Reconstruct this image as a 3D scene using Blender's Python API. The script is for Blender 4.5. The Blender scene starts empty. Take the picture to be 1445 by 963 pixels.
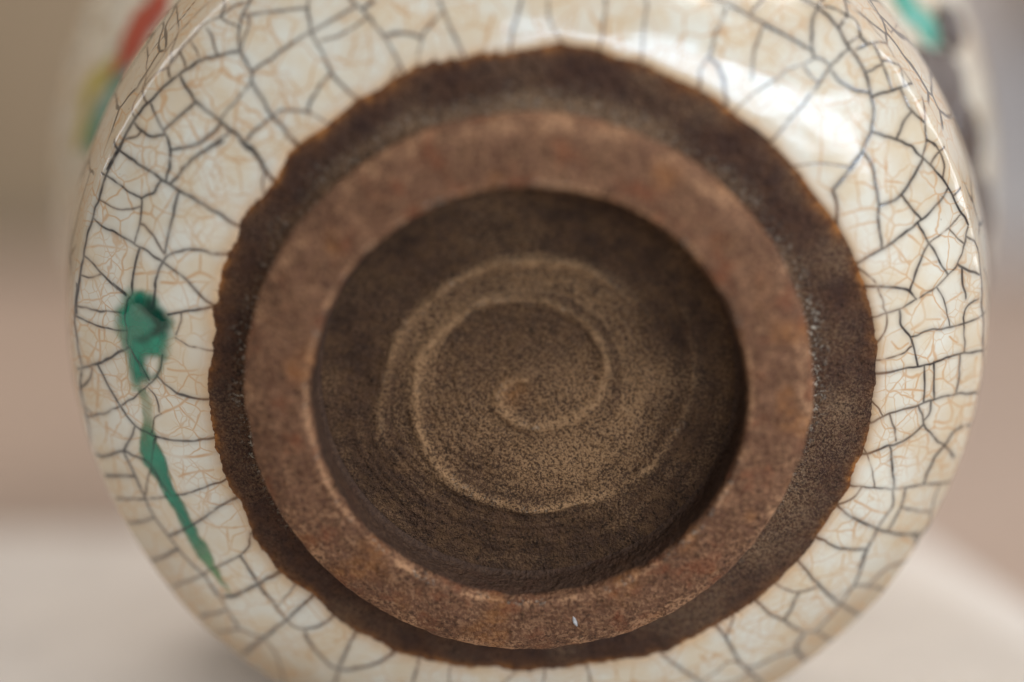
import bpy, math
import numpy as np
from mathutils import Matrix, Vector

sc = bpy.context.scene
R = math.radians

# ------------------------------------------------------------------ camera, light, exposure
VASE_TILT, CAM_PITCH, CAM_DIST = R(10.3), R(8.7), 0.40
FOOT = Vector((0, 0, 0.0618))                     # centre of the foot rim
X0, Y0 = 0.00239, 0.00812                         # foot centre, right of and below the view axis
cF = Vector((0, math.cos(CAM_PITCH), -math.sin(CAM_PITCH)))
cU = Vector((0, math.sin(CAM_PITCH), math.cos(CAM_PITCH)))
cX = Vector((1, 0, 0))
cam = bpy.data.objects.new('camera', bpy.data.cameras.new('camera'))
sc.collection.objects.link(cam)
loc = FOOT - X0 * cX + Y0 * cU - CAM_DIST * cF
m = Matrix((cX, cU, -cF)).transposed().to_4x4(); m.translation = loc
cam.matrix_world = m
cd = cam.data
cd.sensor_width = 36; cd.lens = 100.0
cd.clip_start = 0.01; cd.clip_end = 50
cd.dof.use_dof = True; cd.dof.focus_distance = 0.4150; cd.dof.aperture_fstop = 3.4
cd.dof.aperture_blades = 0
sc.camera = cam

w = bpy.data.worlds.new('World'); sc.world = w; w.use_nodes = True
bg = w.node_tree.nodes['Background']
bg.inputs[0].default_value = (1.0, 0.95, 0.89, 1); bg.inputs[1].default_value = 0.10

def area(name, pos, target, sx, sy, power, col):
    l = bpy.data.lights.new(name, 'AREA'); l.shape = 'RECTANGLE'; l.size = sx; l.size_y = sy
    l.energy = power; l.color = col
    o = bpy.data.objects.new(name, l); sc.collection.objects.link(o)
    o.location = pos
    o.rotation_euler = (Vector(target) - Vector(pos)).to_track_quat('-Z', 'Y').to_euler()
    return o
area('window_light', (0.78, -1.40, 0.37), (0, 0, 0.07), 1.85, 0.36, 22, (0.66, 0.82, 1.0))
area('skylight', (0.80, -0.72, 1.15), (0, 0.03, 0.05), 0.8, 0.6, 17, (1.0, 0.93, 0.85))

area('table_fill', (-0.50, 0.42, 1.5), (-0.05, 0.15, 0), 0.9, 0.5, 11, (1.0, 0.95, 0.90))  # added fill from above and behind, brightens the tabletop and upper belly
area('left_window', (-1.05, 0.46, 0.62), (0, 0.10, 0.08), 0.5, 0.7, 2.6, (0.95, 0.97, 1.0))
area('right_window', (1.25, 0.36, 0.42), (0, 0.06, 0.08), 0.5, 0.8, 5, (0.84, 0.91, 1.0))

vs = sc.view_settings
sc.display_settings.display_device = 'sRGB'
vs.view_transform = 'Standard'; vs.look = 'None'; vs.exposure = 0.10; vs.gamma = 1.0
vs.use_curve_mapping = False
sc.render.engine = 'CYCLES'
sc.cycles.use_denoising = True

# ------------------------------------------------------------------ surface data: polar degrees*100, arc length mm*100 on the lower body
CRACKS = """
2 13190,2450 13460,2635 13710,2790 13910,2860 14060,2900 14330,2975 14590,3035 14870,3065 15100,3075 15280,3085 15470,3110 15610,3120
1 12800,2995 12950,3050 13120,3065 13270,3105 13440,3155 13600,3140 13820,3135 14060,3120 14260,3220 14490,3300 14730,3295 14810,3180 14840,3045
1 13010,3330 13030,3155 13120,3065 13120,2930 13030,2750
2 12690,2965 12800,2915 12870,2845 13020,2725 13190,2450
1 12880,2855 12830,2770 12920,2635 13080,2520 13180,2440
2 12880,2835 12490,2560 12090,2345
2 12030,2460 12110,2330 12200,2045
2 13190,2450 13230,2080 13320,1960 13350,1685 13400,1400 13390,1115 13430,770
2 13230,2080 12790,2040 12220,2025
2 13330,1950 13560,1940 13830,1930 14040,1910
2 14030,2885 14060,2680 14100,2405 14080,2165 14050,1900 14020,1670 14010,1430 14020,1205 14100,940
2 14100,2405 14360,2445 14700,2555
2 14560,2985 14620,2810 14700,2555 14770,2400 14870,2280 15080,2140
2 14890,3030 14910,2870 14880,2695 14750,2515
1 15130,3040 15040,2925 14910,2870
2 14860,2285 14680,2105 14450,1950 14220,1875 14050,1870
2 14070,1685 14350,1765 14660,1895 14980,1995
2 13400,1400 13680,1420 14010,1430
2 13400,1400 13250,1370 13090,1260 12880,1070
1 13370,3050 13390,2865 13460,2685 13430,2605
1 13630,3085 13660,2910 13710,2790
1 13820,3110 13860,2965 13920,2870
1 13950,3175 14070,3095 14130,2980
1 14510,3345 14560,3180 14590,3035
0 14250,3200 14330,3055 14320,2980
1 13170,3565 13490,3575 13780,3520 14030,3460 14340,3395 14500,3385
1 13730,4710 13720,3815 13790,3505 13970,3260
1 13390,4035 13650,3925 13910,3990 14290,4030 14390,3580 14470,3315
1 14310,4755 14310,4010
0 13430,2605 13550,2425 13700,2410 14020,2475
0 13550,2425 13490,2190 13400,1995
0 14380,2920 14450,2690 14450,2525
0 12640,2560 12670,2295 12640,2085
0 12940,2065 12940,1775 12840,1545 12840,1290
0 14350,2425 14390,2190 14470,2010
0 13850,1800 13800,1645 13760,1495
0 14470,1530 14280,1395 14190,1255
2 15250,3220 15290,3085 15290,2845 15280,2520 15280,2195 15260,2065 15250,1860 15220,1545 15210,1175 15210,715
3 15180,3070 15330,3070 15670,3095 15980,3070 16280,3070 16570,3085 16760,3080 17020,3075 17300,3115 17540,3105
2 14780,2395 14860,2290 15000,2195 15240,2110
2 14230,1680 14680,1880 14970,1965 15240,2020
2 15300,2185 15470,2220 15660,2370
2 15700,3180 15680,3010 15680,2755 15680,2535 15660,2370 15840,2290 16040,2245 16280,2235
1 16010,3055 15980,2705 15890,2500 15770,2345
2 15270,1850 15450,1820 15690,1775 15910,1745 16210,1700
2 16250,3075 16290,2865 16280,2475 16290,2230 16310,1990 16360,1690 16430,1400 16530,1175 16690,915
1 15990,2230 15980,2150 16090,1935 16230,1700
2 16360,1690 16230,1635 16090,1495 15960,1300 15870,1035 15730,725
2 16360,1690 16550,1735 16800,1725 17100,1690
2 16330,2120 16560,2130 16750,2135 17010,2095
2 16760,3080 16890,2715 16990,2450 17070,2205
1 17040,3075 17010,2865 16900,2695
2 14040,1475 14050,1150 14130,920 14130,810
1 14150,905 14360,835 14560,670
0 14020,1170 13880,1065 13790,890
0 16310,2430 16420,2325 16620,2365 16760,2315 16940,2390
0 16650,3060 16540,2775 16430,2355
0 14710,1860 14840,1600 15020,1360 14940,1060 14800,720
0 14500,1550 14680,1400 15020,1360
0 15490,1735 15430,1380 15280,1205
0 15910,1320 15680,1430 15490,1420
0 15430,2495 15640,2375
0 16720,2110 16530,1770
0 16480,1270 16270,1090 16270,805
0 16270,1090 15990,1175
0 16680,1640 16560,1315
3 17170,3135 17500,3140 17870,3115 18150,3070 18270,3050
2 16970,2455 17050,2210
2 16860,2110 17020,2100 17140,2160 17400,2135 17550,2090 17770,2105 17830,2020 18030,1900 18260,1760
2 16730,1740 17000,1705 17120,1730
1 17460,3090 17440,2880 17410,2635 17340,2270
2 17580,3100 17630,2800 17630,2555 17620,2320 17570,2125
2 17130,1450 17020,1235 16910,1020 16780,785
1 17050,1255 17220,1240 17450,1295
1 17510,1305 17580,1130 17600,850
1 16530,1220 16650,1010 16690,915
2 18310,3145 18170,2715 18000,2390 17810,2090
2 18170,2715 18400,2575 18740,2365 19030,2175 19150,1940 19250,1615 19290,1260 19290,880
2 18950,3075 18890,2760 18740,2365 18580,2065 18340,1770 18200,1620
2 18200,1620 18030,1535 17820,1505
2 18200,1620 18370,1415 18460,1280 18520,1060 18550,835
1 18410,1780 18540,1690 18770,1655
1 18800,1630 18900,1775 19100,1875 19150,1940
2 19040,2160 19220,2305 19420,2540
1 19190,1835 19480,1985
1 18570,3115 18390,2890 18260,2835
2 18270,3050 18590,3120 18830,3110 19270,3200 19620,3705
1 18760,3130 18900,2985
0 18800,1630 18660,1305 18510,1140
0 18660,1305 18890,1170 19170,940
0 18040,1415 18040,1135 17960,735
0 18440,990 18140,970 17980,765
0 17680,2660 18000,2630 18140,2680
0 17880,3045 17980,2665
0 17890,2155 18290,2155 18500,2320 18340,2670
0 18570,2965 18550,2780 18530,2390
0 18550,2780 18780,2840
0 17590,820 17790,790 17910,705
0 19000,2725 19240,2815 19400,2995
0 19060,2745 19200,2470
2 19490,3125 19510,2900 19420,2540 19490,2375 19560,2190 19700,2075 19980,2000 20170,1925
2 19420,2540 19720,2480 20150,2460 20460,2475 20800,2420 21020,2400 21290,2355 21550,2275 21900,2350
2 19790,3090 19800,2825 19810,2510
2 20130,3070 20150,2770 20180,2440 20180,2000 20190,1625 20150,1280 20120,1005
1 19210,1825 19450,1975 19680,2085 19960,2310 20120,2435
2 20500,3095 20510,2795 20480,2490
2 20800,2420 20770,2085 20670,1610 20570,1320 20510,1015
2 21110,3140 21100,2815 21020,2400
2 21560,3105 21550,2625 21530,2255 21500,2020 21500,1775 21480,1450 21410,1180 21310,1095
1 21490,1435 21740,1430 22040,1465 22270,1565
2 22080,1030 22060,1480 22060,1865 21990,2230
0 20180,1860 20430,1715 20680,1620 20860,1450 20980,1220 21070,985
0 19280,1850 19460,1745 19570,1435 19570,955
0 19760,1795 20160,1780
0 20970,1310 21320,1510
0 19910,1595 19640,1490 19570,1525
0 20380,1355 20140,1245 19870,1235
0 19870,1640 19850,1380 19880,1025
2 21490,1415 21750,1435 22060,1520 22420,1550 22820,1670 23010,1675 23130,1595 23260,1375 23340,1085
2 21730,2285 22020,2350 22380,2490 22530,2565
2 22110,3035 22150,2715 22180,2460
2 22420,3025 22530,2565 22720,2435 22840,2310
2 21980,2260 22050,2065 22080,1535 22110,1085
2 22870,3040 22860,2625 22850,2325 22840,1990 22840,1690 22820,1335 22820,975
2 23130,1595 23400,1800 23700,1935 23950,2000 24180,1820 24410,1500 24610,1135
2 23840,1115 23910,1525 23980,1935 24100,2360
1 22850,2325 23120,2460 23410,2805 23570,3110
1 22570,1590 22510,1260 22450,995
0 23460,1040 23700,1225 23680,1475
0 23290,2190 23470,2285 23520,2020
2 12110,2335 12200,2030 12210,1740 12230,1400 12190,1115 12080,865
2 12210,2020 11870,2010 11490,2045
1 12130,1825 11870,1755 11630,1775 11380,1825
2 11530,2180 11410,1955 11320,1690 11230,1415 11180,1010
2 11410,1965 11230,2010
2 11230,1480 11070,1465 10860,1385 10710,1290
1 10710,1290 10610,1380 10310,1540
2 10310,1745 10280,1560 10210,1265 10120,900
1 10690,1285 10820,1100 10900,915
1 11180,1010 11360,930 11460,800
2 12250,1365 12550,1285 12830,1160 12890,1075
1 12890,1075 12760,845
0 12890,1075 13020,975 13040,765
1 13450,1055 13450,785
0 12060,1510 11860,1320 11540,1210
0 11600,1705 11760,1500 11980,1325
0 11460,1640 11530,1345 11700,1140
0 10990,1945 10920,1730 10740,1595
1 9120,1600 9180,1405 9280,1160 9320,890
1 8720,1605 8690,1335 8500,1075
1 7880,1705 7840,1380 7840,1030
1 7300,1850 7230,1475 7120,1015
2 6220,2250 6190,2035 6180,1755 6140,1495 6150,1235 6070,1050
1 6100,1425 5880,1370 5520,1040
0 6470,1370 6460,1100
0 9560,1400 9640,1185 9730,945
0 8850,1230 8820,1010
0 8260,1445 8280,1145
2 6490,2170 6210,2225 5860,2245 5600,2255 5380,2290 5100,2340 4880,2385
2 5810,2565 5830,2430 5850,2255
1 5620,2240 5600,1980 5540,1745 5380,1485
3 5360,2915 5130,2955 4800,2945 4520,2835 4310,2805 4070,2720 3860,2595 3670,2440 3510,2255 3390,1990 3270,1650
2 5130,3130 5130,2955 5100,2750 4970,2505 4830,2330
1 4800,2305 4870,2140 5030,1895 5060,1745 5190,1425 5250,1235 5310,1045
2 4810,2315 4680,2385 4530,2415
1 4860,2130 4660,2080 4550,2080
2 4500,2805 4540,2425 4520,2140 4520,1830 4510,1495 4500,1100
2 4490,2355 4250,2370 4030,2460 3880,2610
2 3850,2585 3700,2910 3540,3355
1 4530,2840 4530,2930 4480,3085
2 5100,3005 4930,3125 4770,3175
2 4870,3555 4790,3335 4770,3175 4770,2925
2 4770,3175 4620,3235 4470,3075 4370,3065
2 4420,2860 4350,3040 4120,3510
2 4270,3155 4080,3090 3890,2990 3700,2910
2 4130,2755 4020,3045
2 4060,3090 3840,3330 3710,3225 3600,3125
1 4850,3590 4620,3605 4350,3525 4120,3510 3850,3375 3550,3365
2 3630,3035 3440,2990 3330,2990 3110,3080
2 3320,2980 3280,2750 3180,2520
2 3310,3395 3100,3095 2890,2955 2760,2760
1 2910,2970 2770,3035
1 6120,1430 5880,1340 5570,1045
0 4440,1830 4150,1730 3910,1535 3660,1300
1 3870,1040 3620,1340 3290,1660
0 4040,2180 3800,2115 3480,2170
0 5040,1725 4750,1760 4560,1755
1 4530,4310 4300,4125 4060,3995
1 4060,3995 3950,4725
0 5560,2625 5410,2395
0 4850,2890 4800,2660 4630,2595
0 4270,1895 4050,2190 3990,2425
0 3230,2390 3050,2220 2940,2110
2 3370,1965 3300,1680 3210,1415 3170,1245 2980,1215 2690,1090
2 3480,2240 3330,2365 3160,2535 2950,2675 2750,2765 2590,2845 2360,2925 2180,2975 1860,3035 1640,3120
1 2900,2950 2790,3035 2640,3070 2490,3045 2350,2940
1 2680,3215 2670,3015 2600,2830
2 3360,1955 3150,1965 2880,1875 2580,1765 2300,1630 1920,1570
2 2730,2750 2610,2480 2500,2185 2490,1955 2550,1765
2 2490,2180 2240,2240 2030,2325
2 2200,2945 2100,2710 2030,2325 1970,1955 1920,1570 1890,1230
2 2010,2260 1710,2330 1440,2415 1120,2550
2 1660,2330 1520,2135 1290,1945 1100,1845
1 1810,3035 1730,2765 1660,2330
2 1610,3105 1440,2985 1200,2775 1120,2550 1030,2320 970,1985
1 2100,3230 2070,3005
2 1490,3040 1250,3265 930,3220 640,3165
2 1200,2775 1080,2925 950,3170
2 1140,2835 930,2810 720,2850
0 4010,1610 3660,1335 3440,1130
0 2740,1175 2660,1445 2510,1730
0 2500,1160 2430,1405 2330,1650
1 1720,2760 1530,2870 1440,2950
0 3230,2390 3000,2190 2810,2030 2640,1965
0 2810,2030 2600,2295
0 3440,1130 3170,1245
0 1830,1805 1600,1800 1540,1945
0 1920,2035 1760,2145 1610,2235
0 3160,1520 2950,1725 2780,1835
0 1430,2145 1370,2395
2 1370,1335 1260,1595 1130,1815 970,1935
1 1700,1195 1530,1300 1370,1335 1260,1360 1040,1385 880,1420 650,1385 440,1245
2 970,1935 910,1630 890,1190
2 1390,2035 1260,1940 1130,1835
2 650,3165 610,2875 490,2780 390,2775 35970,2805
2 1020,2320 750,2435 410,2495
2 400,3335 390,2990 380,2775 390,2460 430,2125 410,1775
2 890,1630 620,1645 400,1775 170,1865 35940,1925
2 35860,3625 35970,2785 35950,2405 35920,2040 35920,1690 35890,1250
1 250,1805 160,1620 120,1325
0 400,2190 210,2090 50,1935
3 990,3245 660,3175 290,3215 35940,3210 35470,3625 35310,3420 34930,3855 34670,3765 34580,3710
2 35920,2040 35610,2080 35330,2125
2 35940,2220 35370,2305
2 35950,2715 35650,2740 35430,2730
2 35300,3545 35390,2845 35360,2320 35300,2030 35240,1690 35140,1435 35010,1255
0 35580,1275 35570,1695 35520,2090
0 35900,1720 35570,1740
2 35300,2030 35110,2145 35000,2210
2 35350,2255 35190,2275 35030,2200
1 35170,1535 34930,1665 34750,1765
1 35360,1250 35160,1430
0 35380,2940 35130,2940 34900,2985
0 940,2015 620,2040 520,1810
0 620,2040 550,2330
0 750,2450 810,2775
0 250,2495 150,2635
0 420,1475 260,1560 310,1740
0 35850,3050 35510,3075
0 35610,2870 35640,3180
0 35340,2605 35150,2730 35000,2705 35020,2410
2 34990,2215 34770,2500 34650,2750 34470,3045
2 34980,2215 34820,2025 34700,1800 34610,1570 34470,1335
2 34830,3800 34910,2995 34650,2750 34470,2630 34250,2590 34060,2605
2 34630,1690 34330,1835 33960,2045
1 34440,1345 34180,1535 33930,1680
2 33880,1340 33920,1685 33950,2055 34060,2585 34090,2955 34140,3435
2 35040,3875 34820,3805 34590,3695 33350,3115 33040,3280
1 33880,1470 33670,1410 33490,1235
2 33950,2020 33710,2175 33490,2150 33260,2140 32990,2175 32600,2285
2 33970,2295 33700,2350 33300,2365
2 33670,2370 33650,2700 33660,3015
2 33460,1250 33340,1585 33270,2115 33260,2600 33320,3050
1 34080,2960 33890,2970 33680,3040 33400,3170
2 32800,1270 32790,1635 32830,1870 32910,2185
2 33260,3020 33060,3300
0 33640,1455 33560,1810 33550,2110
0 33540,1820 33210,1705 33010,1845
0 32950,1240 33140,1715
0 34660,1810 34660,2185 34590,2535
0 34480,1810 34470,2230 34640,2265
0 34250,1570 34450,1790
0 34470,2265 34250,2405
0 34970,1235 34740,1530
0 34310,2825 34360,3025
2 33270,2585 33300,3060
2 33260,2155 32890,2215 32330,2475 32260,2465 31970,2540 31700,2575 31430,2620
2 32250,1265 32100,1840 31970,2540 31940,3220
1 31710,1190 31800,1600 32090,1855
2 31810,1625 31550,1770 31300,1885
2 31270,1220 31250,1560 31300,1885 31320,2370 31430,2670 31430,3205
3 31300,2455 31060,2640 30990,3080
2 31050,2660 30790,2500 30470,2405 30360,2320
2 30460,1135 30440,1480 30350,2005 30340,2495 30350,2965
1 30750,1215 30480,1415
1 30340,2495 30290,1995 29980,2015 29700,2105
1 30360,2520 29970,2460
2 29420,1255 29570,1675 29690,2150
2 32320,2485 32380,2785 32430,3260
2 32400,2765 32730,2890 33020,3280 33270,3000
1 32060,2380 32300,2465
0 33290,1685 33070,1755 32880,1905
0 32720,1840 32480,1970 32280,1825
0 32480,1970 32540,2250
0 31870,1920 31890,2125
0 31070,1545 30870,1835 31010,2105
0 30700,1680 30890,1605
0 30470,1895 30650,2050
0 29930,1500 29960,1835
1 24590,1140 24380,1540 24170,1770
1 25060,1090 25120,1630
1 25620,1105 25690,1420
1 26740,1040 26570,1260
1 27290,970 27270,1250
1 28070,995 28070,1355
"""
GLAZE_LINE = "100,1230 540,1200 980,1185 1360,1175 1700,1145 2100,1110 2610,1055 3150,1000 3680,985 4080,985 4520,975 4930,965 5370,935 5690,970 6040,970 6640,950 7080,950 7520,960 8010,975 8490,1005 8780,960 9080,885 9560,880 10170,885 10790,885 11180,890 11660,850 12160,840 12730,785 13270,820 13810,820 14080,765 14590,785 15060,800 15470,755 15910,780 16330,780 16730,760 17270,735 17820,750 18360,805 18910,855 19460,885 19880,895 20390,905 20620,880 20990,915 21360,1030 21660,1025 22070,1060 22480,1010 22830,955 23280,1045 23790,1075 24090,1090 24540,1105 25030,1080 25580,1085 26190,955 26730,990 27310,960 27830,955 28480,975 28970,1080 29460,1170 29930,1115 30630,1150 30950,1185 31260,1220 31720,1210 32230,1235 32810,1250 33070,1235 33530,1225 33830,1295 34030,1220 34250,1200 34460,1290 34820,1235 35100,1245 35600,1240"
BLOB = "16950,2155 16870,1915 16920,1715 17070,1455 17210,1325 17380,1280 17590,1385 17800,1425 18050,1475 18150,1570 18320,1740 18480,1950 18470,2095 18290,2135 17940,2140 17750,2250 17540,2370 17290,2395 17120,2265"
HOLE = "17950,1740 17920,1605 18130,1600 18170,1710 18060,1760"
DEEP = "17040,2080 16950,1900 16970,1710 17070,1455 17270,1320 17420,1310 17560,1530 17660,1710 17720,1990 17660,2090 17740,2085 17210,2135"
LIGHT = "17180,2025 17160,1935 17240,1735 17350,1630 17540,1710 17620,1925 17510,2030 17320,2040"
DRIP = "19200,2105 19560,2210 19700,2110 20010,2015 20530,2030 21060,2075 21500,2100 21830,2050 21990,2120 21620,1960 21380,1910 20830,1825 20320,1795 19910,1825 19520,1765 19310,1840 19110,1860 18790,1815 18770,1925 19030,2040"
GAP = "18430,2000 18410,1795 18550,1745 18780,1760 19010,1865 19020,2030 18740,1985"
SPIRAL = "-62,-5 -244,-48 -397,-200 -438,-373 -346,-568 -112,-732 246,-764 551,-677 805,-514 1006,-243 1104,81 1070,403 844,777 339,1095 -264,1201 -767,1063 -1172,745 -1478,403 -1614,-27 -1628,-405 -1572,-896 -1392,-1279 -1087,-1610 -574,-1887 -7,-2032 559,-1976 1175,-1776 1785,-1334 2183,-677 2353,-27 2341,510 2200,1042"
SPIRAL_OUTER = "-2158,-1115 -2151,-677 -2114,-243 -1984,296 -1725,830 -1318,1275 -765,1591 -14,1759 636,1675 1089,1465 1444,1148"

# ------------------------------------------------------------------ numpy helpers
def hash3(i, j, k, seed):
    n = (i.astype(np.int64) * 374761393 + j.astype(np.int64) * 668265263 + k.astype(np.int64) * 2147483647 + seed * 1274126177) & 0xffffffff
    n = ((n ^ (n >> 13)) * 1274126177) & 0xffffffff
    return ((n ^ (n >> 16)) & 0xffff) / 65535.0
def noise(p, scale, seed=0):
    q = p * scale + 1000.0
    i = np.floor(q).astype(np.int64); f = q - i; f = f * f * (3 - 2 * f)
    out = 0
    for a in (0, 1):
        for b in (0, 1):
            for c in (0, 1):
                wgt = (f[..., 0] if a else 1 - f[..., 0]) * (f[..., 1] if b else 1 - f[..., 1]) * (f[..., 2] if c else 1 - f[..., 2])
                out = out + wgt * hash3(i[..., 0] + a, i[..., 1] + b, i[..., 2] + c, seed)
    return out * 2 - 1
def fbm(p, scale, oct=4, seed=0):
    s = 0; amp = 1.0
    for o in range(oct):
        s = s + amp * noise(p, scale * 2 ** o, seed + o * 7); amp *= 0.5
    return s
def sstep(a, b, x):
    t = np.clip((x - a) / (b - a), 0, 1); return t * t * (3 - 2 * t)
def spline(P, n=40):
    P = np.asarray(P, float); Q = np.vstack([2 * P[0] - P[1], P, 2 * P[-1] - P[-2]]); out = []
    for i in range(1, len(Q) - 2):
        p0, p1, p2, p3 = Q[i - 1:i + 3]
        for k in range(n):
            s = k / n
            out.append(.5 * ((2 * p1) + (-p0 + p2) * s + (2 * p0 - 5 * p1 + 4 * p2 - p3) * s * s + (-p0 + 3 * p1 - 3 * p2 + p3) * s ** 3))
    out.append(P[-1]); return np.array(out)
class Profile:
    def __init__(s, pts, smooth=True):
        p = spline(pts) if smooth else np.asarray(pts, float)
        s.S = np.r_[0, np.cumsum(np.hypot(*np.diff(p, axis=0).T))]; s.p = p; s.L = s.S[-1]
        d = np.gradient(p, s.S, axis=0); l = np.hypot(*d.T); s.n = np.c_[d[:, 1] / l, -d[:, 0] / l]
    def at(s, x):
        return np.interp(x, s.S, s.p[:, 0]), np.interp(x, s.S, s.p[:, 1])
    def normal(s, x):
        return np.interp(x, s.S, s.n[:, 0]), np.interp(x, s.S, s.n[:, 1])
def turn(r, z, th):            # polar (mm) to the vase's own axes (m)
    return np.stack([r * np.cos(th), -r * np.sin(th), z], -1) * 1e-3

def grid_mesh(name, P, mat, parent, attrs=None, closed=True, mask=None, out=None):
    """P: (rows, cols, 3) grid, closed round the axis; out: outward direction grid for face orientation."""
    nr, nc = P.shape[:2]
    idx = np.arange(nr * nc).reshape(nr, nc)
    A = idx[:-1]; B = idx[1:]
    if closed:
        A2, B2 = np.roll(A, -1, 1), np.roll(B, -1, 1)
    else:
        A, B, A2, B2 = A[:, :-1], B[:, :-1], A[:, 1:], B[:, 1:]
    F = np.stack([A, A2, B2, B], -1).reshape(-1, 4)
    V = P.reshape(-1, 3)
    if mask is not None:
        F = F[mask.reshape(-1)[F].max(1) > 0]
        used = np.unique(F); remap = np.zeros(len(V), np.int64); remap[used] = np.arange(len(used))
        F = remap[F]; V = V[used]
    else:
        used = np.arange(len(V))
    if out is not None:
        O = out.reshape(-1, 3)[used]
        fn = np.cross(V[F[:, 1]] - V[F[:, 0]], V[F[:, 3]] - V[F[:, 0]])
        if (fn * O[F[:, 0]]).sum() < 0: F = F[:, ::-1]
    me = bpy.data.meshes.new(name)
    me.vertices.add(len(V)); me.vertices.foreach_set('co', V.astype(np.float32).ravel())
    me.loops.add(F.size); me.loops.foreach_set('vertex_index', F.astype(np.int32).ravel())
    me.polygons.add(len(F))
    me.polygons.foreach_set('loop_start', np.arange(0, F.size, 4, dtype=np.int32))
    me.polygons.foreach_set('loop_total', np.full(len(F), 4, np.int32))
    me.polygons.foreach_set('use_smooth', np.ones(len(F), bool))
    for k, v in (attrs or {}).items():
        at = me.attributes.new(k, 'FLOAT', 'POINT')
        at.data.foreach_set('value', v.reshape(-1)[used].astype(np.float32))
    me.update(calc_edges=True); me.validate()
    me.materials.append(mat)
    o = bpy.data.objects.new(name, me); sc.collection.objects.link(o)
    if parent: o.parent = parent
    return o

# ------------------------------------------------------------------ node helper
class NT:
    def __init__(s, name):
        s.m = bpy.data.materials.new(name); s.m.use_nodes = True
        s.t = s.m.node_tree; s.t.nodes.clear()
        s.out = s.n('ShaderNodeOutputMaterial'); s.b = s.n('ShaderNodeBsdfPrincipled')
        s.l(s.b.outputs[0], s.out.inputs[0])
        s.co = s.n('ShaderNodeTexCoord').outputs['Object']
    def n(s, k): return s.t.nodes.new(k)
    def l(s, a, b): s.t.links.new(a, b)
    def put(s, sock, v):
        if isinstance(v, bpy.types.NodeSocket): s.l(v, sock)
        else: sock.default_value = v
    def math(s, op, a, b=0.0, c=None, clamp=False):
        n = s.n('ShaderNodeMath'); n.operation = op; n.use_clamp = clamp
        s.put(n.inputs[0], a); s.put(n.inputs[1], b)
        if c is not None: s.put(n.inputs[2], c)
        return n.outputs[0]
    def noise(s, scale, detail=3, rough=.5, dist=0.0, co=None):
        n = s.n('ShaderNodeTexNoise'); s.l(co or s.co, n.inputs['Vector'])
        n.inputs['Scale'].default_value = scale; n.inputs['Detail'].default_value = detail
        n.inputs['Roughness'].default_value = rough; n.inputs['Distortion'].default_value = dist
        return n.outputs['Fac']
    def ramp(s, v, a, b, lo=0.0, hi=1.0):
        n = s.n('ShaderNodeMapRange'); n.interpolation_type = 'SMOOTHSTEP'
        s.put(n.inputs[0], v); n.inputs[1].default_value = a; n.inputs[2].default_value = b
        n.inputs[3].default_value = lo; n.inputs[4].default_value = hi
        return n.outputs[0]
    def mix(s, f, a, b, mode='MIX'):
        n = s.n('ShaderNodeMix'); n.data_type = 'RGBA'; n.blend_type = mode
        s.put(n.inputs[0], f)
        for k, v in ((6, a), (7, b)):
            if isinstance(v, tuple): v = (*v, 1.0)
            s.put(n.inputs[k], v)
        return n.outputs[2]
    def attr(s, name):
        n = s.n('ShaderNodeAttribute'); n.attribute_name = name; return n.outputs['Fac']
    def warp(s, scale, amt):
        n = s.n('ShaderNodeTexNoise'); s.l(s.co, n.inputs['Vector']); n.inputs['Scale'].default_value = scale
        n.inputs['Detail'].default_value = 2
        v = s.n('ShaderNodeVectorMath'); v.operation = 'MULTIPLY_ADD'
        s.l(n.outputs['Color'], v.inputs[0]); v.inputs[1].default_value = (amt,) * 3; s.l(s.co, v.inputs[2])
        return v.outputs[0]
    def edges(s, scale, co):
        n = s.n('ShaderNodeTexVoronoi'); n.feature = 'DISTANCE_TO_EDGE'; s.l(co, n.inputs['Vector'])
        n.inputs['Scale'].default_value = scale
        return n.outputs['Distance']
    def bump(s, h, dist, strength=1.0):
        n = s.n('ShaderNodeBump'); s.l(h, n.inputs['Height']); n.inputs['Distance'].default_value = dist
        n.inputs['Strength'].default_value = strength
        s.l(n.outputs[0], s.b.inputs['Normal']); return n
    def set(s, **k):
        for a, v in k.items(): s.put(s.b.inputs[a.replace('_', ' ')], v if not isinstance(v, tuple) else (*v, 1.0))

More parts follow.
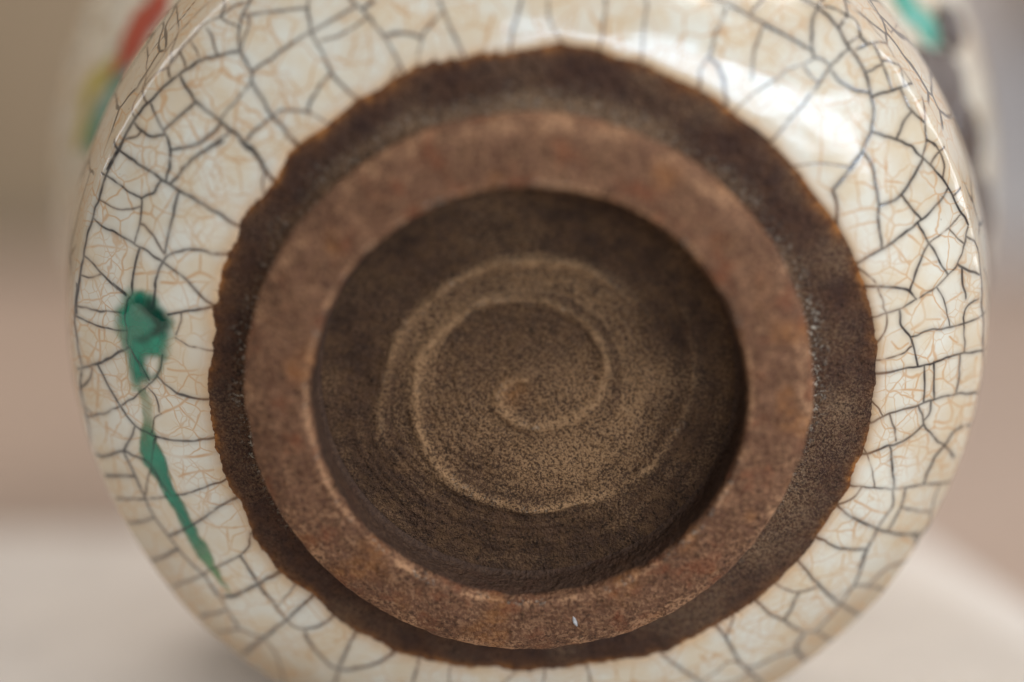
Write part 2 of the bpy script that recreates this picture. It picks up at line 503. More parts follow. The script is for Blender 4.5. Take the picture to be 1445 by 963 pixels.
# ------------------------------------------------------------------ materials
def glaze_colour(t):
    """cream crackle glaze: mottled cream, amber secondary crazing, dark primary crazing"""
    rim = t.attr('rim')                                             # 1 at the bare clay, 0 away from it
    mott = t.noise(170, 3, .55); big = t.noise(55, 2, .5)
    col = t.mix(t.ramp(mott, .36, .66), (.585, .56, .48), (.56, .475, .35))
    col = t.mix(t.math('MULTIPLY', t.ramp(big, .45, .7), .35), col, (.50, .39, .26))
    col = t.mix(t.math('MULTIPLY', t.attr('toast_shade'), .8), col, (.36, .255, .15))
    wv = t.warp(260, .0021)
    e1 = t.ramp(t.edges(230, wv), .005, .046, 1, 0)
    pres = t.ramp(t.noise(80, 2, .5), .25, .55)
    am = t.math('MULTIPLY', e1, t.math('MULTIPLY', pres, .64))
    e2 = t.ramp(t.edges(480, wv), .008, .060, 1, 0)
    am = t.math('MAXIMUM', am, t.math('MULTIPLY', e2, t.math('MULTIPLY', t.ramp(t.noise(95, 2, .5), .38, .58), .42)))
    am = t.math('MAXIMUM', am, t.math('MULTIPLY', t.attr('amber'), .78))
    am = t.math('MAXIMUM', am, t.math('MULTIPLY', t.ramp(rim, .15, 1.0), .55))
    col = t.mix(am, col, (.43, .215, .070))
    ck = t.attr('crack')
    free = t.attr('free')                                           # wall and belly: procedural primary crazing
    wv2 = t.warp(90, .006)
    e3 = t.ramp(t.edges(95, wv2), .012, .045, 1, 0)
    ck = t.math('MAXIMUM', ck, t.math('MULTIPLY', e3, t.math('MULTIPLY', free, .85)))
    halo = t.attr('halo')
    col = t.mix(t.math('MULTIPLY', halo, .38), col, (.22, .17, .14))
    dark = t.mix(t.ramp(rim, .10, .55), (.015, .0135, .016), (.10, .045, .020))
    col = t.mix(ck, col, dark)
    spots = t.ramp(t.noise(1500, 1, .5), .74, .80)
    col = t.mix(t.math('MULTIPLY', spots, t.math('MULTIPLY', t.attr('dirt'), .8)), col, (.10, .065, .045))
    return col, ck
def glaze_material(name='crackle_glaze'):
    t = NT(name)
    col, ck = glaze_colour(t)
    rimg = t.ramp(t.attr('rim'), .35, .8)
    t.set(Base_Color=col, Roughness=t.math('MULTIPLY_ADD', rimg, .5, t.ramp(t.noise(400, 3), .3, .7, .105, .145)), Specular_IOR_Level=t.math('MULTIPLY_ADD', rimg, -.4, .5))
    t.set(Coat_Weight=t.math('MULTIPLY_ADD', rimg, -.10, .10), Coat_Roughness=.04)
    h = t.math('ADD', t.noise(110, 2), t.math('MULTIPLY', t.noise(900, 2), .05))
    t.bump(t.math('SUBTRACT', h, t.math('MULTIPLY', ck, .10)), .00022, .9)
    return t.m
def clay_material(name, dark, mid, tan, speck, red=0.0, rough=.75, grain=2600, tanpower=1.0):
    t = NT(name)
    a = t.noise(260, 6, .7); b = t.noise(420, 3, .6); g = t.noise(grain, 2, .7)
    col = t.mix(t.ramp(a, .35, .65), dark, mid)
    col = t.mix(t.math('MULTIPLY', t.ramp(b, .42, .68), .55), col, tan)
    lift = t.attr('lift')                                           # tan granular wear on ridges and patches
    g2 = t.ramp(t.math('ADD', g, t.math('MULTIPLY', lift, .15 * tanpower)), .50, .63)
    col = t.mix(t.math('MULTIPLY', g2, t.math('MULTIPLY_ADD', lift, .85 * tanpower, .07)), col, speck)
    blk = t.ramp(t.math('ADD', t.noise(grain * .8, 3, .7), t.math('MULTIPLY', t.noise(300, 2), .12)), .60, .70)
    col = t.mix(t.math('MULTIPLY', blk, .76), col, tuple(v * .28 for v in dark))
    col = t.mix(t.math('MULTIPLY', t.ramp(t.noise(grain * .33, 2, .6), .60, .72), .40), col, tan)      # coarser grit
    col = t.mix(t.math('MULTIPLY', t.ramp(t.noise(grain * .42, 1, .5), .70, .76), .75), col, tuple(v * .25 for v in dark))   # pits
    col = t.mix(t.math('MULTIPLY', lift, .09), col, speck)
    if red:
        col = t.mix(t.math('MULTIPLY', t.ramp(t.noise(210, 3, .6), .52, .72), red), col, (.15, .045, .020))
    col = t.mix(t.attr('rust'), col, t.mix(t.ramp(t.noise(700, 2), .4, .6), (.30, .120, .034), (.13, .048, .016)))
    col = t.mix(t.math('MULTIPLY', t.attr('inner'), .85), col, t.mix(g, (.018, .011, .009), (.052, .031, .021)))  # recess wall clay, its colour darkened further to stand in for shade
    crust = t.math('MULTIPLY', t.attr('crust'), t.ramp(t.noise(1500, 3, .7, .6), .53, .62))
    col = t.mix(crust, col, (.42, .37, .30))
    t.set(Base_Color=col, Roughness=t.ramp(b, .3, .7, rough - .12, rough + .12), Specular_IOR_Level=.14)
    hh = t.math('ADD', t.math('MULTIPLY', g, .55), t.math('MULTIPLY', t.noise(700, 3, .6), .9))
    t.bump(t.math('ADD', hh, t.math('MULTIPLY', crust, .5)), .00075, 1.0)
    return t.m
def enamel_material(name, c1, c2, cracked=False, rough=.08, spec=.5):
    t = NT(name)
    th = t.attr('depth')
    col = t.mix(t.ramp(t.noise(230, 3, .6), .35, .65), c1, c2)
    col = t.mix(t.ramp(th, .2, 1.0), col, tuple(v * .30 for v in c1))
    if cracked:
        wv = t.warp(260, .0021)
        col = t.mix(t.math('MULTIPLY', t.ramp(t.edges(520, wv), .01, .10, 1, 0), .22), col, (.01, .05, .04))
        col = t.mix(t.math('MULTIPLY', t.attr('light'), .6), col, (.030, .29, .175))
        col = t.mix(t.attr('tint'), col, (.22, .26, .10))
        col = t.mix(t.math('MULTIPLY', t.attr('crack'), .85), col, (.012, .03, .026))
    t.set(Base_Color=col, Roughness=rough, Specular_IOR_Level=spec)
    t.bump(t.noise(300, 2), .00025, .8)
    tr = t.n('ShaderNodeBsdfTransparent'); mx = t.n('ShaderNodeMixShader')
    t.l(t.attr('cover'), mx.inputs[0]); t.l(tr.outputs[0], mx.inputs[1]); t.l(t.b.outputs[0], mx.inputs[2])
    t.l(mx.outputs[0], t.out.inputs[0])
    return t.m
M_GLAZE = glaze_material()
M_BAND = clay_material('bare_clay_band', (.033, .0155, .0115), (.060, .029, .0185), (.078, .037, .0205), (.225, .140, .080), grain=2600)
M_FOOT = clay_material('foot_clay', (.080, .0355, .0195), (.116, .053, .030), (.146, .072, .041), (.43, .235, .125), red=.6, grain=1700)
M_FLOOR = clay_material('floor_clay', (.031, .0155, .0090), (.058, .029, .0158), (.090, .047, .0225), (.30, .172, .086), grain=2700, tanpower=.95)
M_GREEN = enamel_material('green_enamel', (.004, .115, .066), (.008, .175, .100), True, rough=.05)

# ------------------------------------------------------------------ the vase
vase = bpy.data.objects.new('vase', None); sc.collection.objects.link(vase)
vase.empty_display_size = .03
ax = Vector((0, math.cos(VASE_TILT), math.sin(VASE_TILT))); up = Vector((0, -math.sin(VASE_TILT), math.cos(VASE_TILT)))
m = Matrix((Vector((1, 0, 0)), -up, ax)).transposed().to_4x4(); m.translation = FOOT
vase.matrix_world = m
vase['label'] = 'cream crackle-glazed ceramic vase lying on its side, brown unglazed foot ring facing the camera'
vase['category'] = 'vase'

LOWER = Profile([(38.5, 10.3), (44, 11.2), (47.7, 12.4), (54, 14.8), (60, 18.2), (65, 21.6), (66.6, 22.8), (67.3, 24.0), (68.2, 27), (69.4, 32), (70.3, 38), (70.5, 42), (69.8, 46), (68, 51), (66.8, 55)])
gl = np.array([[float(v) / 100 for v in q.split(',')] for q in GLAZE_LINE.split()])
def glaze_line(th):
    d = np.degrees(th) % 360
    s = np.interp(d, np.r_[gl[-1, 0] - 360, gl[:, 0], gl[0, 0] + 360], np.r_[gl[-1, 1], gl[:, 1], gl[0, 1]])
    p = np.stack([np.cos(th), np.sin(th), 0 * th], -1) * 47
    rag = np.clip(.5 + .9 * noise(p, .13, 6), .1, 1.3)
    return s + .32 * noise(p, .33, 3) + rag * (.20 * noise(p, .9, 4) + .13 * noise(p, 1.9, 7) + .08 * noise(p, 4.1, 5))

# glazed lower body -------------------------------------------------
NT_ = 2500
th = np.linspace(0, 2 * math.pi, NT_, endpoint=False)
sg = glaze_line(th)
s_mid = 35.5
rows = [sg + x for x in np.linspace(0, .9, 9, endpoint=False)]
rows += [sg + .9 + (s_mid - sg - .9) * x for x in np.linspace(0, 1, 190, endpoint=False)]
rows += [s_mid + (LOWER.L - s_mid) * x + 0 * sg for x in np.linspace(0, 1, 70)]
S = np.array(rows); TH = np.broadcast_to(th, S.shape)
r, z = LOWER.at(S); nr_, nz_ = LOWER.normal(S)
dist = S - sg
P0 = turn(r, z, TH) * 1e3
thick = -.12 + .50 * (1 - np.exp(-dist / .42))
wob = .10 * fbm(P0, .09, 2, 11) * sstep(1, 5, dist)
lump = .18 * np.exp(-((S - 31.6) / 1.1) ** 2) * noise(P0, .35, 21)          # uneven bead where base turns into wall
off = thick + wob + lump
P = turn(r + nr_ * off, z + nz_ * off, TH)
OUT = turn(nr_, nz_, TH) * 1e3

def stroke_field(lines, S, P3, sig, wmap):
    """soft lines drawn over the (row, angle) grid, distances measured in mm over the surface"""
    f = np.zeros(S.shape, np.float32)
    rr = np.hypot(P3[..., 0], P3[..., 1])
    def lo_hi(a, b):
        return min(a, b), max(a, b)
    for wt, pts in lines:
        if wt not in wmap: continue
        amp, sg_ = wmap[wt]
        sg_ *= .80 + .5 * ((pts[0][0] * 7.13 + pts[-1][1] * 3.7) % 1.0)
        sg_ *= sig
        for (t0, s0), (t1, s1) in zip(pts[:-1], pts[1:]):
            t1 = t0 + (t1 - t0 + 180) % 360 - 180
            if abs(t1 - t0) > 25: continue
            m_ = 3.2 * sg_
            md = math.degrees(m_ / 46)
            a0, a1 = lo_hi(t0, t1); j0 = int(math.floor((a0 - md) / 360 * NT_)); j1 = int(math.ceil((a1 + md) / 360 * NT_)) + 1
            jj = np.arange(j0, j1) % NT_
            col = S[:, jj]
            b0, b1 = lo_hi(s0, s1)
            hit = np.flatnonzero(((col > b0 - m_) & (col < b1 + m_)).any(1))
            if not len(hit): continue
            i0, i1 = hit[0], hit[-1] + 1
            q = P3[i0:i1][:, jj]
            ra, za = LOWER.at(np.array([s0, s1])); tt = np.radians([t0, t1])
            E = turn(ra, za, tt) * 1e3
            d = E[1] - E[0]; L2 = max((d * d).sum(), 1e-9)
            k = np.clip(((q - E[0]) @ d) / L2, 0, 1)
            dd = np.sqrt(((q - E[0] - k[..., None] * d) ** 2).sum(-1))
            x2 = (dd / sg_) ** 2; v = amp * np.exp(-.35 * x2 - .65 * x2 * x2)
            sub = f[i0:i1]; sub[:, jj] = np.maximum(sub[:, jj], v); f[i0:i1] = sub
    return f
def resample(pts, k=4):
    a = np.array(pts); a[:, 0] = np.degrees(np.unwrap(np.radians(a[:, 0])))
    return [tuple(v) for v in spline(a, k)] if len(a) > 2 else [tuple(v) for v in a]
lines = []
for ln in CRACKS.strip().splitlines():
    wt, *pp = ln.split()
    pt = [tuple(float(v) / 100 for v in q.split(',')) for q in pp]
    for e0, e1, ins in ((pt[0], pt[1], 0), (pt[-1], pt[-2], len(pt))):         # run cracks that nearly reach the clay right up to it
        g0 = float(np.interp(e0[0], np.degrees(th), sg))
        dt = (e0[0] - e1[0] + 180) % 360 - 180; ds = e0[1] - e1[1]
        if wt != '0' and .1 < e0[1] - g0 < 3.0 and ds < -.3:
            k = (e0[1] - g0 + .2) / -ds
            if k < 1.5: pt.insert(ins if ins == 0 else len(pt), (e0[0] + dt * k, g0 - .2))
    lines.append((int(wt), resample(pt)))
jit = np.stack([noise(P0, .8, 31), noise(P0, .8, 32), noise(P0, .8, 33)], -1) * .16
PJ = P0 + jit
WM = {3: (1.0, .24), 2: (1.0, .195), 1: (.92, .155)}
crack = stroke_field(lines, S, PJ, 1.0, WM)
crack *= np.clip(.92 + .35 * noise(P0, .35, 35), .5, 1)
halo = stroke_field(lines, S, PJ, 3.2, {3: (1.0, .24), 2: (.75, .2), 1: (.4, .15)})
amber = stroke_field(lines, S, PJ, 1.0, {0: (1.0, .19), 1: (.35, .34)}) * np.clip(.75 + .5 * noise(P0, .35, 36), .3, 1)
deg = np.degrees(TH) % 360
yv = r * np.sin(TH)
untraced = np.maximum(sstep(34, 36.5, S), sstep(54, 56.5, np.abs(yv)) * (np.abs(yv) > 54))
low = sstep(-.1, -.75, np.sin(TH))
toast_shade = np.clip(sstep(20, 31.5, S) * (.30 + .75 * low) + .25 * sstep(31.5, 33, S) + .18 * noise(P0, .12, 41), 0, 1)  # ochre edge stain, with shade painted in towards the sides and bottom
dirt = np.clip(sstep(23, 30, S) * sstep(.1, .5, noise(P0, .14, 44) + .2), 0, 1)
rimv = np.exp(-np.maximum(dist, 0) / 2.0)
A = dict(crack=crack, halo=halo, amber=amber, free=untraced, rim=rimv, toast_shade=toast_shade, dirt=dirt)
lower = grid_mesh('glazed_body', P, M_GLAZE, vase, A, out=OUT)

# green enamel splash and drip lying on the glaze ----------------------
def poly(txt):
    a = np.array([[float(v) / 100 for v in q.split(',')] for q in txt.split()])
    return np.c_[a[:, 0] * math.pi / 180 * 60, a[:, 1]]          # mm round the wall, mm up the wall
def poly_sd(px, py, pg):
    """signed distance, negative inside"""
    d = np.full(px.shape, 1e9); ins = np.zeros(px.shape, bool)
    for (x0, y0), (x1, y1) in zip(pg, np.roll(pg, -1, 0)):
        ex, ey = x1 - x0, y1 - y0; L2 = ex * ex + ey * ey + 1e-12
        k = np.clip(((px - x0) * ex + (py - y0) * ey) / L2, 0, 1)
        d = np.minimum(d, np.hypot(px - x0 - k * ex, py - y0 - k * ey))
        c = ((y0 > py) != (y1 > py)) & (px < (x1 - x0) * (py - y0) / (y1 - y0 + 1e-12) + x0)
        ins ^= c
    return np.where(ins, -d, d)
j0, j1 = int(160 / 360 * NT_), int(225 / 360 * NT_)
sl = (slice(0, 175), slice(j0, j1))
u_ = TH[sl] * 60; v_ = S[sl]
un = u_ + .5 * noise(P0[sl], .5, 51); vn = v_ + .5 * noise(P0[sl], .5, 52)
def enamel(name, sd, deep, light, tint, hgt, label, soft, top=1.0):
    cover = sstep(.6, -soft, sd + .35 * noise(P0[sl], .9, 55))
    body = sstep(.0, -2.6, sd)
    h = (hgt * body + .03) * 1e-3
    Pe = P[sl] + OUT[sl] * h[..., None]
    o = grid_mesh(name, Pe, M_GREEN, vase,
                  dict(cover=np.clip(cover * top, 0, 1), depth=deep, light=light, crack=crack[sl], tint=tint), closed=False,
                  mask=(sd < .9).astype(np.uint8), out=OUT[sl])
    o['label'] = label
    return o
sd = np.maximum(poly_sd(un, vn, poly(BLOB)), -poly_sd(u_, v_, poly(HOLE)))
deep = np.clip(sstep(.9, -1.6, poly_sd(un, vn, poly(DEEP))) + .3 * noise(P0[sl], .4, 61), 0, 1)
light = np.clip(sstep(.8, -1.0, poly_sd(un, vn, poly(LIGHT))) + .8 * sstep(18.9, 20.4, vn) + .35 * sstep(.1, .6, noise(P0[sl], .45, 62)), 0, 1)
enamel('enamel_splash', sd, deep, light, 0 * deep, .5, 'dark green glassy enamel splash on the crackle glaze', 1.9, np.clip(.97 - .30 * light + .25 * noise(P0[sl], .5, 63), .4, 1))
gap = poly_sd(un, vn, poly(GAP))
sd = np.minimum(poly_sd(u_ + .25 * noise(P0[sl], .7, 65), v_ + .25 * noise(P0[sl], .7, 66), poly(DRIP)), gap + .35)
tint = np.clip(sstep(206, 222, deg[sl]) * .9 + .45 * sstep(196, 187, deg[sl]), 0, 1)
enamel('enamel_drip', sd, 0 * deep + .1, .35 + 0 * deep, tint, .12, 'tapering green enamel drip below the splash', .45, np.clip(.88 - .55 * sstep(192, 188, deg[sl]) - .2 * sstep(214, 222, deg[sl]) + .2 * noise(P0[sl], .6, 64), .3, 1))

# belly, shoulder, neck -----------------------------------------------
UPPER = Profile([(66.8, 55), (66.7, 60), (68.4, 67), (72.5, 77), (77.5, 88), (81, 98), (82, 107), (80.5, 118), (75, 132), (64, 146), (50, 157), (42, 165), (39.5, 173), (41, 182), (46, 190), (46.8, 191.8), (45.2, 192.6), (41, 187), (37, 178), (37.5, 168), (45, 158), (60, 145)])
NU = 720
thu = np.linspace(0, 2 * math.pi, NU, endpoint=False)
Su = np.linspace(0, UPPER.L, 240)[:, None] + 0 * thu; THu = np.broadcast_to(thu, Su.shape)
ru, zu = UPPER.at(Su); nru, nzu = UPPER.normal(Su)
ou = .34 + 0 * Su
Pu = turn(ru + nru * ou, zu + nzu * ou, THu); Ou = turn(nru, nzu, THu) * 1e3
zero = 0 * Su
grid_mesh('belly', Pu, M_GLAZE, vase, dict(crack=zero, halo=zero, amber=zero, free=zero + .55, rim=zero, toast_shade=zero, dirt=zero), out=Ou)
def motif(name, c1, c2, strokes, hgt, label, rough=.1):
    """painted enamel: (angle deg, height mm, half-length mm, half-width mm, slope deg) strokes melted into one patch"""
    X = ((np.degrees(THu) + 180) % 360 - 180) ; sd = np.full(Su.shape, 1e9)
    for (t0, z0, hl, hw, an) in strokes:
        dx = ((np.degrees(THu) - t0 + 180) % 360 - 180) * math.pi / 180 * ru; dz = zu - z0
        c, s_ = math.cos(R(an)), math.sin(R(an)); a = dx * c + dz * s_; b = -dx * s_ + dz * c
        sd = np.minimum(sd, (np.sqrt((a / hl) ** 2 + (b / hw) ** 2) - 1) * min(hl, hw))
    sd = np.where(Su > 140, 9, sd)
    wn = .5 * noise(Pu * 1e3, .4, 71)
    sd = sd + wn
    hh = hgt * sstep(.3, -1.5, sd) * (1 + .14 * noise(Pu * 1e3, .18, 72)) + .05
    o = grid_mesh(name, Pu + Ou * (hh * 1e-3)[..., None], enamel_material(name, c1, c2, rough=rough, spec=.12 if rough > .3 else .5), vase,
                  dict(cover=sstep(.3, -.3, sd), depth=zero), mask=(sd < .35).astype(np.uint8), out=Ou)
    o['label'] = label
    return o
motif('red_motif', (.36, .038, .005), (.28, .03, .005),
      [(150.5, 75.5, 6.5, 4.2, 15), (146.5, 74, 3.5, 3.5, 0), (155.5, 75.5, 4, 2.6, 20)], .25, 'red enamel brushstroke painted on the belly', .35)
motif('teal_motif', (.05, .20, .15), (.08, .25, .20),
      [(158, 73, 5, 4, 30), (164.5, 76.5, 7, 3.6, 35)], .25, 'pale blue-green enamel patch painted on the belly')
motif('yellow_motif', (.42, .34, .06), (.36, .30, .08),
      [(162, 84, 5, 2.4, 25), (167, 83.5, 4.5, 2.0, 20), (158, 80, 4, 1.6, 10)], .2, 'yellow enamel patch painted on the belly')
motif('brown_motif', (.050, .036, .032), (.085, .062, .052),
      [(25.5, 87, 4.5, 5, 0), (21, 78, 6, 6, 0), (13, 77, 8, 8.5, 0), (3, 80, 9, 6.5, -25), (354, 83, 8, 4.5, -20), (11, 67, 9, 6, 0), (24, 70, 6, 6, 0)],
      1.8, 'glossy dark brown moulded relief on the belly', .06)
motif('green_motif', (.03, .22, .15), (.06, .32, .24),
      [(33, 77.5, 4.5, 3.6, 0), (28.5, 79.8, 4.5, 3.2, -20)], .9, 'glossy green enamel spot on the belly', .05)

# bare clay band ---------------------------------------------------------
NB = 1500
thb = np.linspace(0, 2 * math.pi, NB, endpoint=False); sgb = glaze_line(thb)
rows = [x * sgb for x in np.linspace(0, 1, 80, endpoint=False)] + [sgb + x for x in np.linspace(0, 1.6, 6)]
Sb = np.array(rows); THb = np.broadcast_to(thb, Sb.shape)
rb, zb = LOWER.at(Sb); nrb, nzb = LOWER.normal(Sb)
pb = turn(rb, zb, THb) * 1e3
ob = .10 * fbm(pb, .5, 3, 81) + .06 * noise(pb, 2.2, 84) - .02 - .15 * sstep(0, 1.2, Sb - sgb)
Pb = turn(rb + nrb * ob, zb + nzb * ob, THb)
db = sgb - Sb
rust = np.clip(np.exp(-(np.maximum(db, 0) / (.75 + .5 * noise(pb, .2, 89))) ** 1.2) * (.62 + .9 * noise(pb, .28, 85)), 0, 1)
degb = np.degrees(THb) % 360
def lobe(c, wd): return np.exp(-(((degb - c + 180) % 360 - 180) / wd) ** 2)
crust = np.clip((lobe(3, 11) * 1.3 + .8 * lobe(203, 22) + .55 * lobe(185, 14) + .30) * np.exp(-((Sb - 2.0 - 1.2 * noise(pb, .3, 86)) / 1.7) ** 2), 0, 1)
topl = lobe(92, 62)
lift = np.clip(1.0 * topl * sstep(4.6, 1.5, Sb + .8 * noise(pb, .25, 88)) * .75 + .17 + .35 * noise(pb, .18, 87) + .25 * lobe(340, 25), 0, 1)
grid_mesh('unglazed_band', Pb, M_BAND, vase, dict(rust=rust, crust=crust, lift=lift), out=turn(nrb, nzb, THb) * 1e3)

# foot ring -----------------------------------------------------------------
FOOTP = Profile([(38.6, 10.9), (38.8, 9.4), (39.3, 7.4), (39.8, 5.9), (40.2, 4.7), (40.3, 3.8), (39.85, 2.75), (38.7, 1.85), (36.9, 1.08), (34.6, .55), (33.0, .22), (31.8, .05), (31.1, .22), (30.75, .9), (30.55, 2.0), (30.4, 3.6), (30.3, 5.3), (30.1, 7.0), (29.3, 7.9)])
NF = 1300
thf = np.linspace(0, 2 * math.pi, NF, endpoint=False)
Sf = np.linspace(0, FOOTP.L, 170)[:, None] + 0 * thf; THf = np.broadcast_to(thf, Sf.shape)
rf, zf = FOOTP.at(Sf); nrf, nzf = FOOTP.normal(Sf)
nrf, nzf = nrf, nzf
pf = turn(rf, zf, THf) * 1e3
of_ = .22 * fbm(pf, .16, 3, 91) + .10 * fbm(pf, .8, 3, 94)
of_ = of_ * sstep(0, 1.5, FOOTP.L - Sf)
sgn = -1.0                                                             # profile runs from outer wall to inner wall
Pf = turn(rf - nrf * of_ * -sgn * -1, zf - nzf * of_ * -sgn * -1, THf)
degf = np.degrees(THf) % 360
outer_edge = np.exp(-((zf - 2.7) / 1.7) ** 2) * (rf > 38)
inner_edge = np.exp(-((rf - 31.35) / .4) ** 2) * (zf < 1.5)
liftf = np.clip(.85 * (zf > 5.4) * (rf > 36) + .24 + .14 * noise(pf, .5, 97) + .50 * outer_edge * sstep(-.5, .7, fbm(pf, .28, 3, 98)) + .6 * inner_edge * sstep(-.4, .3, noise(pf, .35, 99)), 0, 1)
crustf = np.clip(.55 * inner_edge * sstep(0, .5, noise(pf, .5, 100)) + .7 * (zf > 6) * (rf > 36) * sstep(-.2, .4, noise(pf, .25, 101)), 0, 1)
rustf = np.clip(.55 * sstep(.25, .8, noise(pf, .22, 102)) * (zf < 6), 0, 1) * .6
O_f = -turn(nrf, nzf, THf) * 1e3
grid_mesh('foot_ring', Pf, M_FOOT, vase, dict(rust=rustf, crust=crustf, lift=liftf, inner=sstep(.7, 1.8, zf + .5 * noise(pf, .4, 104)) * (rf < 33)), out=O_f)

# recessed floor with the potter's spiral -----------------------------------------
NFl, NRl = 1100, 190
thl = np.linspace(0, 2 * math.pi, NFl, endpoint=False)
Rl = np.linspace(.02, 29.6, NRl)[:, None] + 0 * thl; THl = np.broadcast_to(thl, Rl.shape)
zl = 7.7 + 1.5 * (1 - (Rl / 29.6) ** 4) - .1 * sstep(28.5, 29.6, Rl)
pl = turn(Rl, zl, THl) * 1e3
X, Y = Rl * np.cos(THl), Rl * np.sin(THl)
def curve_field(txt, sig, fade0, fade1):
    a = np.array([[float(v) / 100 for v in q.split(',')] for q in txt.split()]); a = spline(a, 5)
    best = np.zeros(X.shape); n = len(a) - 1
    xn = X + .35 * noise(pl, .3, 111); yn = Y + .35 * noise(pl, .3, 112)
    for i in range(n):
        f = i / n; amp = (fade0 + (1 - fade0) * min(1, f * 5)) * (fade1 + (1 - fade1) * min(1, (1 - f) * 4))
        e = a[i + 1] - a[i]; k = np.clip(((xn - a[i, 0]) * e[0] + (yn - a[i, 1]) * e[1]) / (e @ e + 1e-9), 0, 1)
        d = np.hypot(xn - a[i, 0] - k * e[0], yn - a[i, 1] - k * e[1])
        best = np.maximum(best, amp * np.exp(-(d / sig) ** 2))
    return best
ridge = np.maximum(curve_field(SPIRAL, 1.0, .9, .6), .85 * curve_field(SPIRAL_OUTER, 1.1, .3, .2))
fine = np.maximum(curve_field(SPIRAL, .62, .9, .6), .85 * curve_field(SPIRAL_OUTER, .75, .3, .2))
rho = np.hypot(X - .0, Y + .5)
rings = .5 + .5 * np.sin(Rl * 2.1 + 3 * noise(pl, .07, 113) + THl * 1.0)
zd = -(.62 * ridge + .6 * np.exp(-(np.hypot(X + .6, Y - .2) / 1.3) ** 2) + .16 * np.sin(rho * 5.2 + THl + 2.0 * noise(pl, .10, 118)) * sstep(3, 9, rho) * (.4 + .6 * sstep(-.3, .4, noise(pl, .09, 119))) * .35 + .10 * fbm(pl, .6, 3, 114) + .07 * rings * sstep(12, 18, Rl)) * sstep(29, 26, Rl)
Pl = turn(Rl, zl + zd, THl)
lowpatch = np.exp(-(((X - 3) / 17) ** 2 + ((Y + 9) / 11) ** 2))
arcband = np.exp(-((rho - 19) / 3.2) ** 2) * sstep(.1, .8, np.sin(THl + .6))
liftl = np.clip(.10 + .42 * lowpatch + .38 * sstep(21.5, 15, rho) * sstep(-16, 6, Y + .3 * X) * (rho > 13.5) + .15 * sstep(21.5, 19.5, np.hypot(X - .8, (Y + 1) * 1.04)) + .62 * fine * np.clip(.7 + .7 * noise(pl, .5, 121), .2, 1) + .12 * ridge + .28 * noise(pl, .14, 115) + .16 * (rings - .5) * sstep(14, 18, Rl) * sstep(4, -8, Y)
                - .12 * sstep(21, 25, Rl), 0, 1)
crustl = np.clip(.25 * fine * sstep(.0, .6, noise(pl, .4, 116)), 0, 1)
rustl = np.clip(.30 * np.exp(-(np.hypot(X + 2.2, Y + 2.4) / 2.0) ** 2), 0, 1)
grid_mesh('recessed_base', Pl, M_FLOOR, vase, dict(rust=rustl, crust=crustl, lift=liftl), out=np.broadcast_to(np.array([0, 0, -1.0]), Pl.shape))

# a pale chip of grit stuck on the foot ring -----------------------------------------
t = NT('pale_grit'); t.set(Base_Color=t.mix(t.noise(3000), (.46, .46, .47), (.20, .19, .19)), Roughness=.5); M_GRIT = t.m
nth = np.linspace(0, 2 * math.pi, 12, endpoint=False); nl = np.linspace(0, math.pi, 9)
G = np.stack([np.sin(nl)[:, None] * np.cos(nth), np.sin(nl)[:, None] * np.sin(nth), np.cos(nl)[:, None] + 0 * nth], -1)
G = G * (1 + .45 * noise(G, 1.6, 120))[..., None]
ga = R(-79.0)
base = turn(np.array(35.2), np.array(.62), np.array(ga))
G2 = G * np.array([.26, .85, .22]) * 1e-3
rot = R(-22)
G2 = np.stack([G2[..., 0] * math.cos(rot) - G2[..., 1] * math.sin(rot), G2[..., 0] * math.sin(rot) + G2[..., 1] * math.cos(rot), G2[..., 2]], -1) + base
o = grid_mesh('grit_chip', G2, M_GRIT, vase, out=G)
o['label'] = 'tiny pale chip stuck on the lower rim of the foot'

# ------------------------------------------------------------------ the surroundings
def slab(name, mat, size, pos, rot=0.0, bevel=.004, wave=0.0, seed=0, n=(40, 40)):
    """closed bevelled slab, its top gently uneven"""
    hx, hy, hz = (v / 2 for v in size)
    xs = np.linspace(-hx, hx, n[0]); ys = np.linspace(-hy, hy, n[1])
    bev = lambda c, h: np.clip((h - np.abs(c)) / bevel, 0, 1)
    import bmesh
    bm = bmesh.new()
    Xg, Yg = np.meshgrid(xs, ys, indexing='ij')
    q = np.stack([Xg, Yg, 0 * Xg], -1)
    top = hz + wave * (fbm(q * 1e3, .012, 3, seed) if wave else 0 * Xg)
    vt = [[bm.verts.new((Xg[i, j], Yg[i, j], top[i, j])) for j in range(n[1])] for i in range(n[0])]
    for i in range(n[0] - 1):
        for j in range(n[1] - 1):
            bm.faces.new((vt[i][j], vt[i + 1][j], vt[i + 1][j + 1], vt[i][j + 1])).smooth = True
    ring = [vt[i][0] for i in range(n[0])] + [vt[-1][j] for j in range(1, n[1])] + [vt[i][-1] for i in range(n[0] - 2, -1, -1)] + [vt[0][j] for j in range(n[1] - 2, 0, -1)]
    low = [bm.verts.new((v.co.x, v.co.y, -hz)) for v in ring]
    for k in range(len(ring)):
        k2 = (k + 1) % len(ring)
        bm.faces.new((ring[k2], ring[k], low[k], low[k2]))
    bm.faces.new(list(reversed(low)))
    bmesh.ops.recalc_face_normals(bm, faces=bm.faces)
    me = bpy.data.meshes.new(name); bm.to_mesh(me); bm.free()
    me.materials.append(mat)
    o = bpy.data.objects.new(name, me); sc.collection.objects.link(o)
    o.location = pos; o.rotation_euler = (0, 0, rot)
    return o
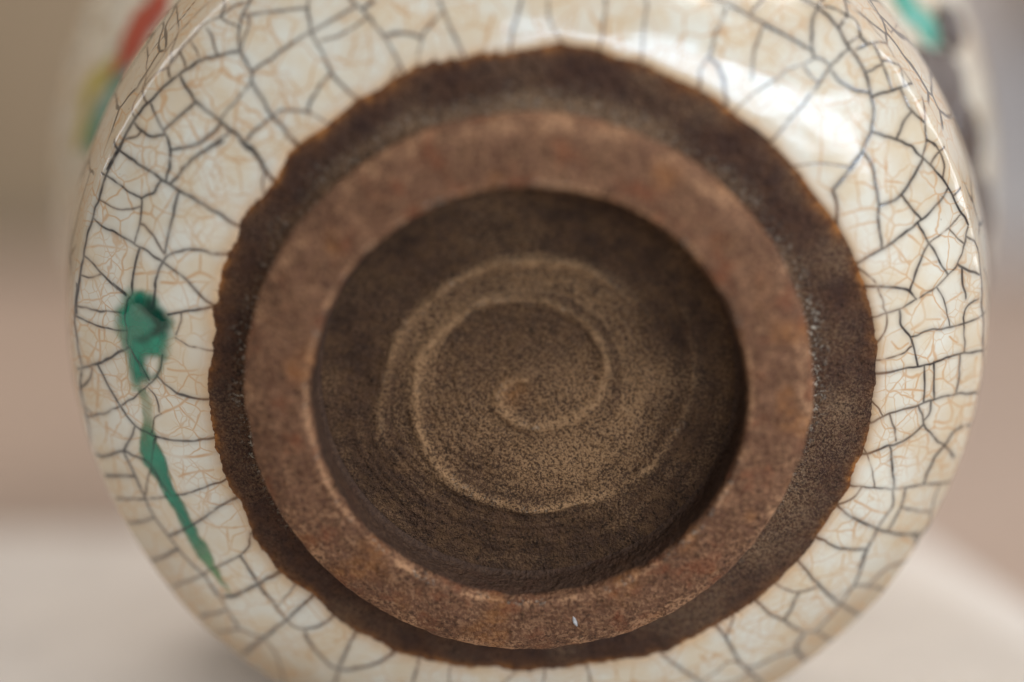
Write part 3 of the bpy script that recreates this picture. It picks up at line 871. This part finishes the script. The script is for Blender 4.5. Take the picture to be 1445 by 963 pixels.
def plain(name, c1, c2, scale, rough, bump=.0005, wave=False):
    t = NT(name)
    f = t.noise(scale, 4, .6)
    col = t.mix(t.ramp(f, .3, .7), c1, c2)
    if wave:
        n = t.n('ShaderNodeTexWave'); n.inputs['Scale'].default_value = 14; n.inputs['Distortion'].default_value = 4
        n.bands_direction = 'Y'
        t.l(t.co, n.inputs['Vector'])
        col = t.mix(t.math('MULTIPLY', n.outputs['Fac'], .25), col, tuple(v * .75 for v in c2))
    t.set(Base_Color=col, Roughness=rough)
    t.bump(t.noise(scale * 6, 3), bump)
    return t.m
M_CLOTH = plain('white_linen', (.70, .635, .57), (.635, .575, .515), 60, .9, .0008)
M_WOOD = plain('pinkish_wood', (.395, .295, .235), (.35, .26, .205), 25, .55, .0004, True)
M_WALL = plain('grey_plaster', (.56, .50, .46), (.52, .465, .43), 12, .9)
table = slab('tabletop', M_WOOD, (2.6, 1.30, .04), (0, .075, -.0255), bevel=.004, n=(20, 20)); table['kind'] = 'structure'
wall = slab('wall', M_WALL, (3.2, .06, 1.9), (0, .80, .25), n=(20, 4)); wall['kind'] = 'structure'
M_BOARD = plain('brown_board', (.30, .222, .140), (.272, .199, .124), 9, .8)
board = slab('wall_shade_board', M_BOARD, (1.30, .018, .70), (-.62, .755, .3447), bevel=.003, n=(20, 4))  # added board; its darker colour stands in for light falloff along the wall
board['label'] = 'added brown board against the wall, its colour standing in for the dimmer left side'; board['category'] = 'board'
M_SHELF = plain('brown_wood', (.24, .155, .09), (.20, .13, .075), 20, .6)
shelf = slab('wall_shelf', M_SHELF, (.9, .10, .028), (.66, .7195, .106), bevel=.003, n=(16, 6))
shelf['label'] = 'brown wooden shelf on the wall behind, at the upper right'; shelf['category'] = 'shelf'
# white runner under the vase, its right-hand edge running back at a slant
def runner():
    import bmesh
    bm = bmesh.new(); nx, ny = 60, 50
    V = []
    for j in range(ny):
        f = j / (ny - 1); y = -.45 + f * .645
        xr = .0965 - (y - .14) * .19 - .004; xl = -.75
        row = []
        for i in range(nx):
            x = xl + (xr - xl) * i / (nx - 1)
            row.append((x, y))
        V.append(row)
    q = np.array(V); q3 = np.concatenate([q, 0 * q[..., :1]], -1)
    zt = -.0010 + .0008 * fbm(q3 * 1e3, .02, 3, 131)
    vt = [[bm.verts.new((q[j, i, 0], q[j, i, 1], zt[j, i])) for i in range(nx)] for j in range(ny)]
    for j in range(ny - 1):
        for i in range(nx - 1):
            bm.faces.new((vt[j][i], vt[j][i + 1], vt[j + 1][i + 1], vt[j + 1][i])).smooth = True
    ring = vt[0] + [vt[j][-1] for j in range(1, ny)] + list(reversed(vt[-1][:-1])) + [vt[j][0] for j in range(ny - 2, 0, -1)]
    low = [bm.verts.new((v.co.x, v.co.y, -.0048)) for v in ring]
    for k in range(len(ring)):
        k2 = (k + 1) % len(ring); bm.faces.new((ring[k], low[k], low[k2], ring[k2]))
    bm.faces.new(low)
    bmesh.ops.recalc_face_normals(bm, faces=bm.faces)
    me = bpy.data.meshes.new('table_runner'); bm.to_mesh(me); bm.free(); me.materials.append(M_CLOTH)
    o = bpy.data.objects.new('table_runner', me); sc.collection.objects.link(o)
    o['label'] = 'off-white cloth spread on the table under the vase'; o['category'] = 'cloth'
    return o
runner()
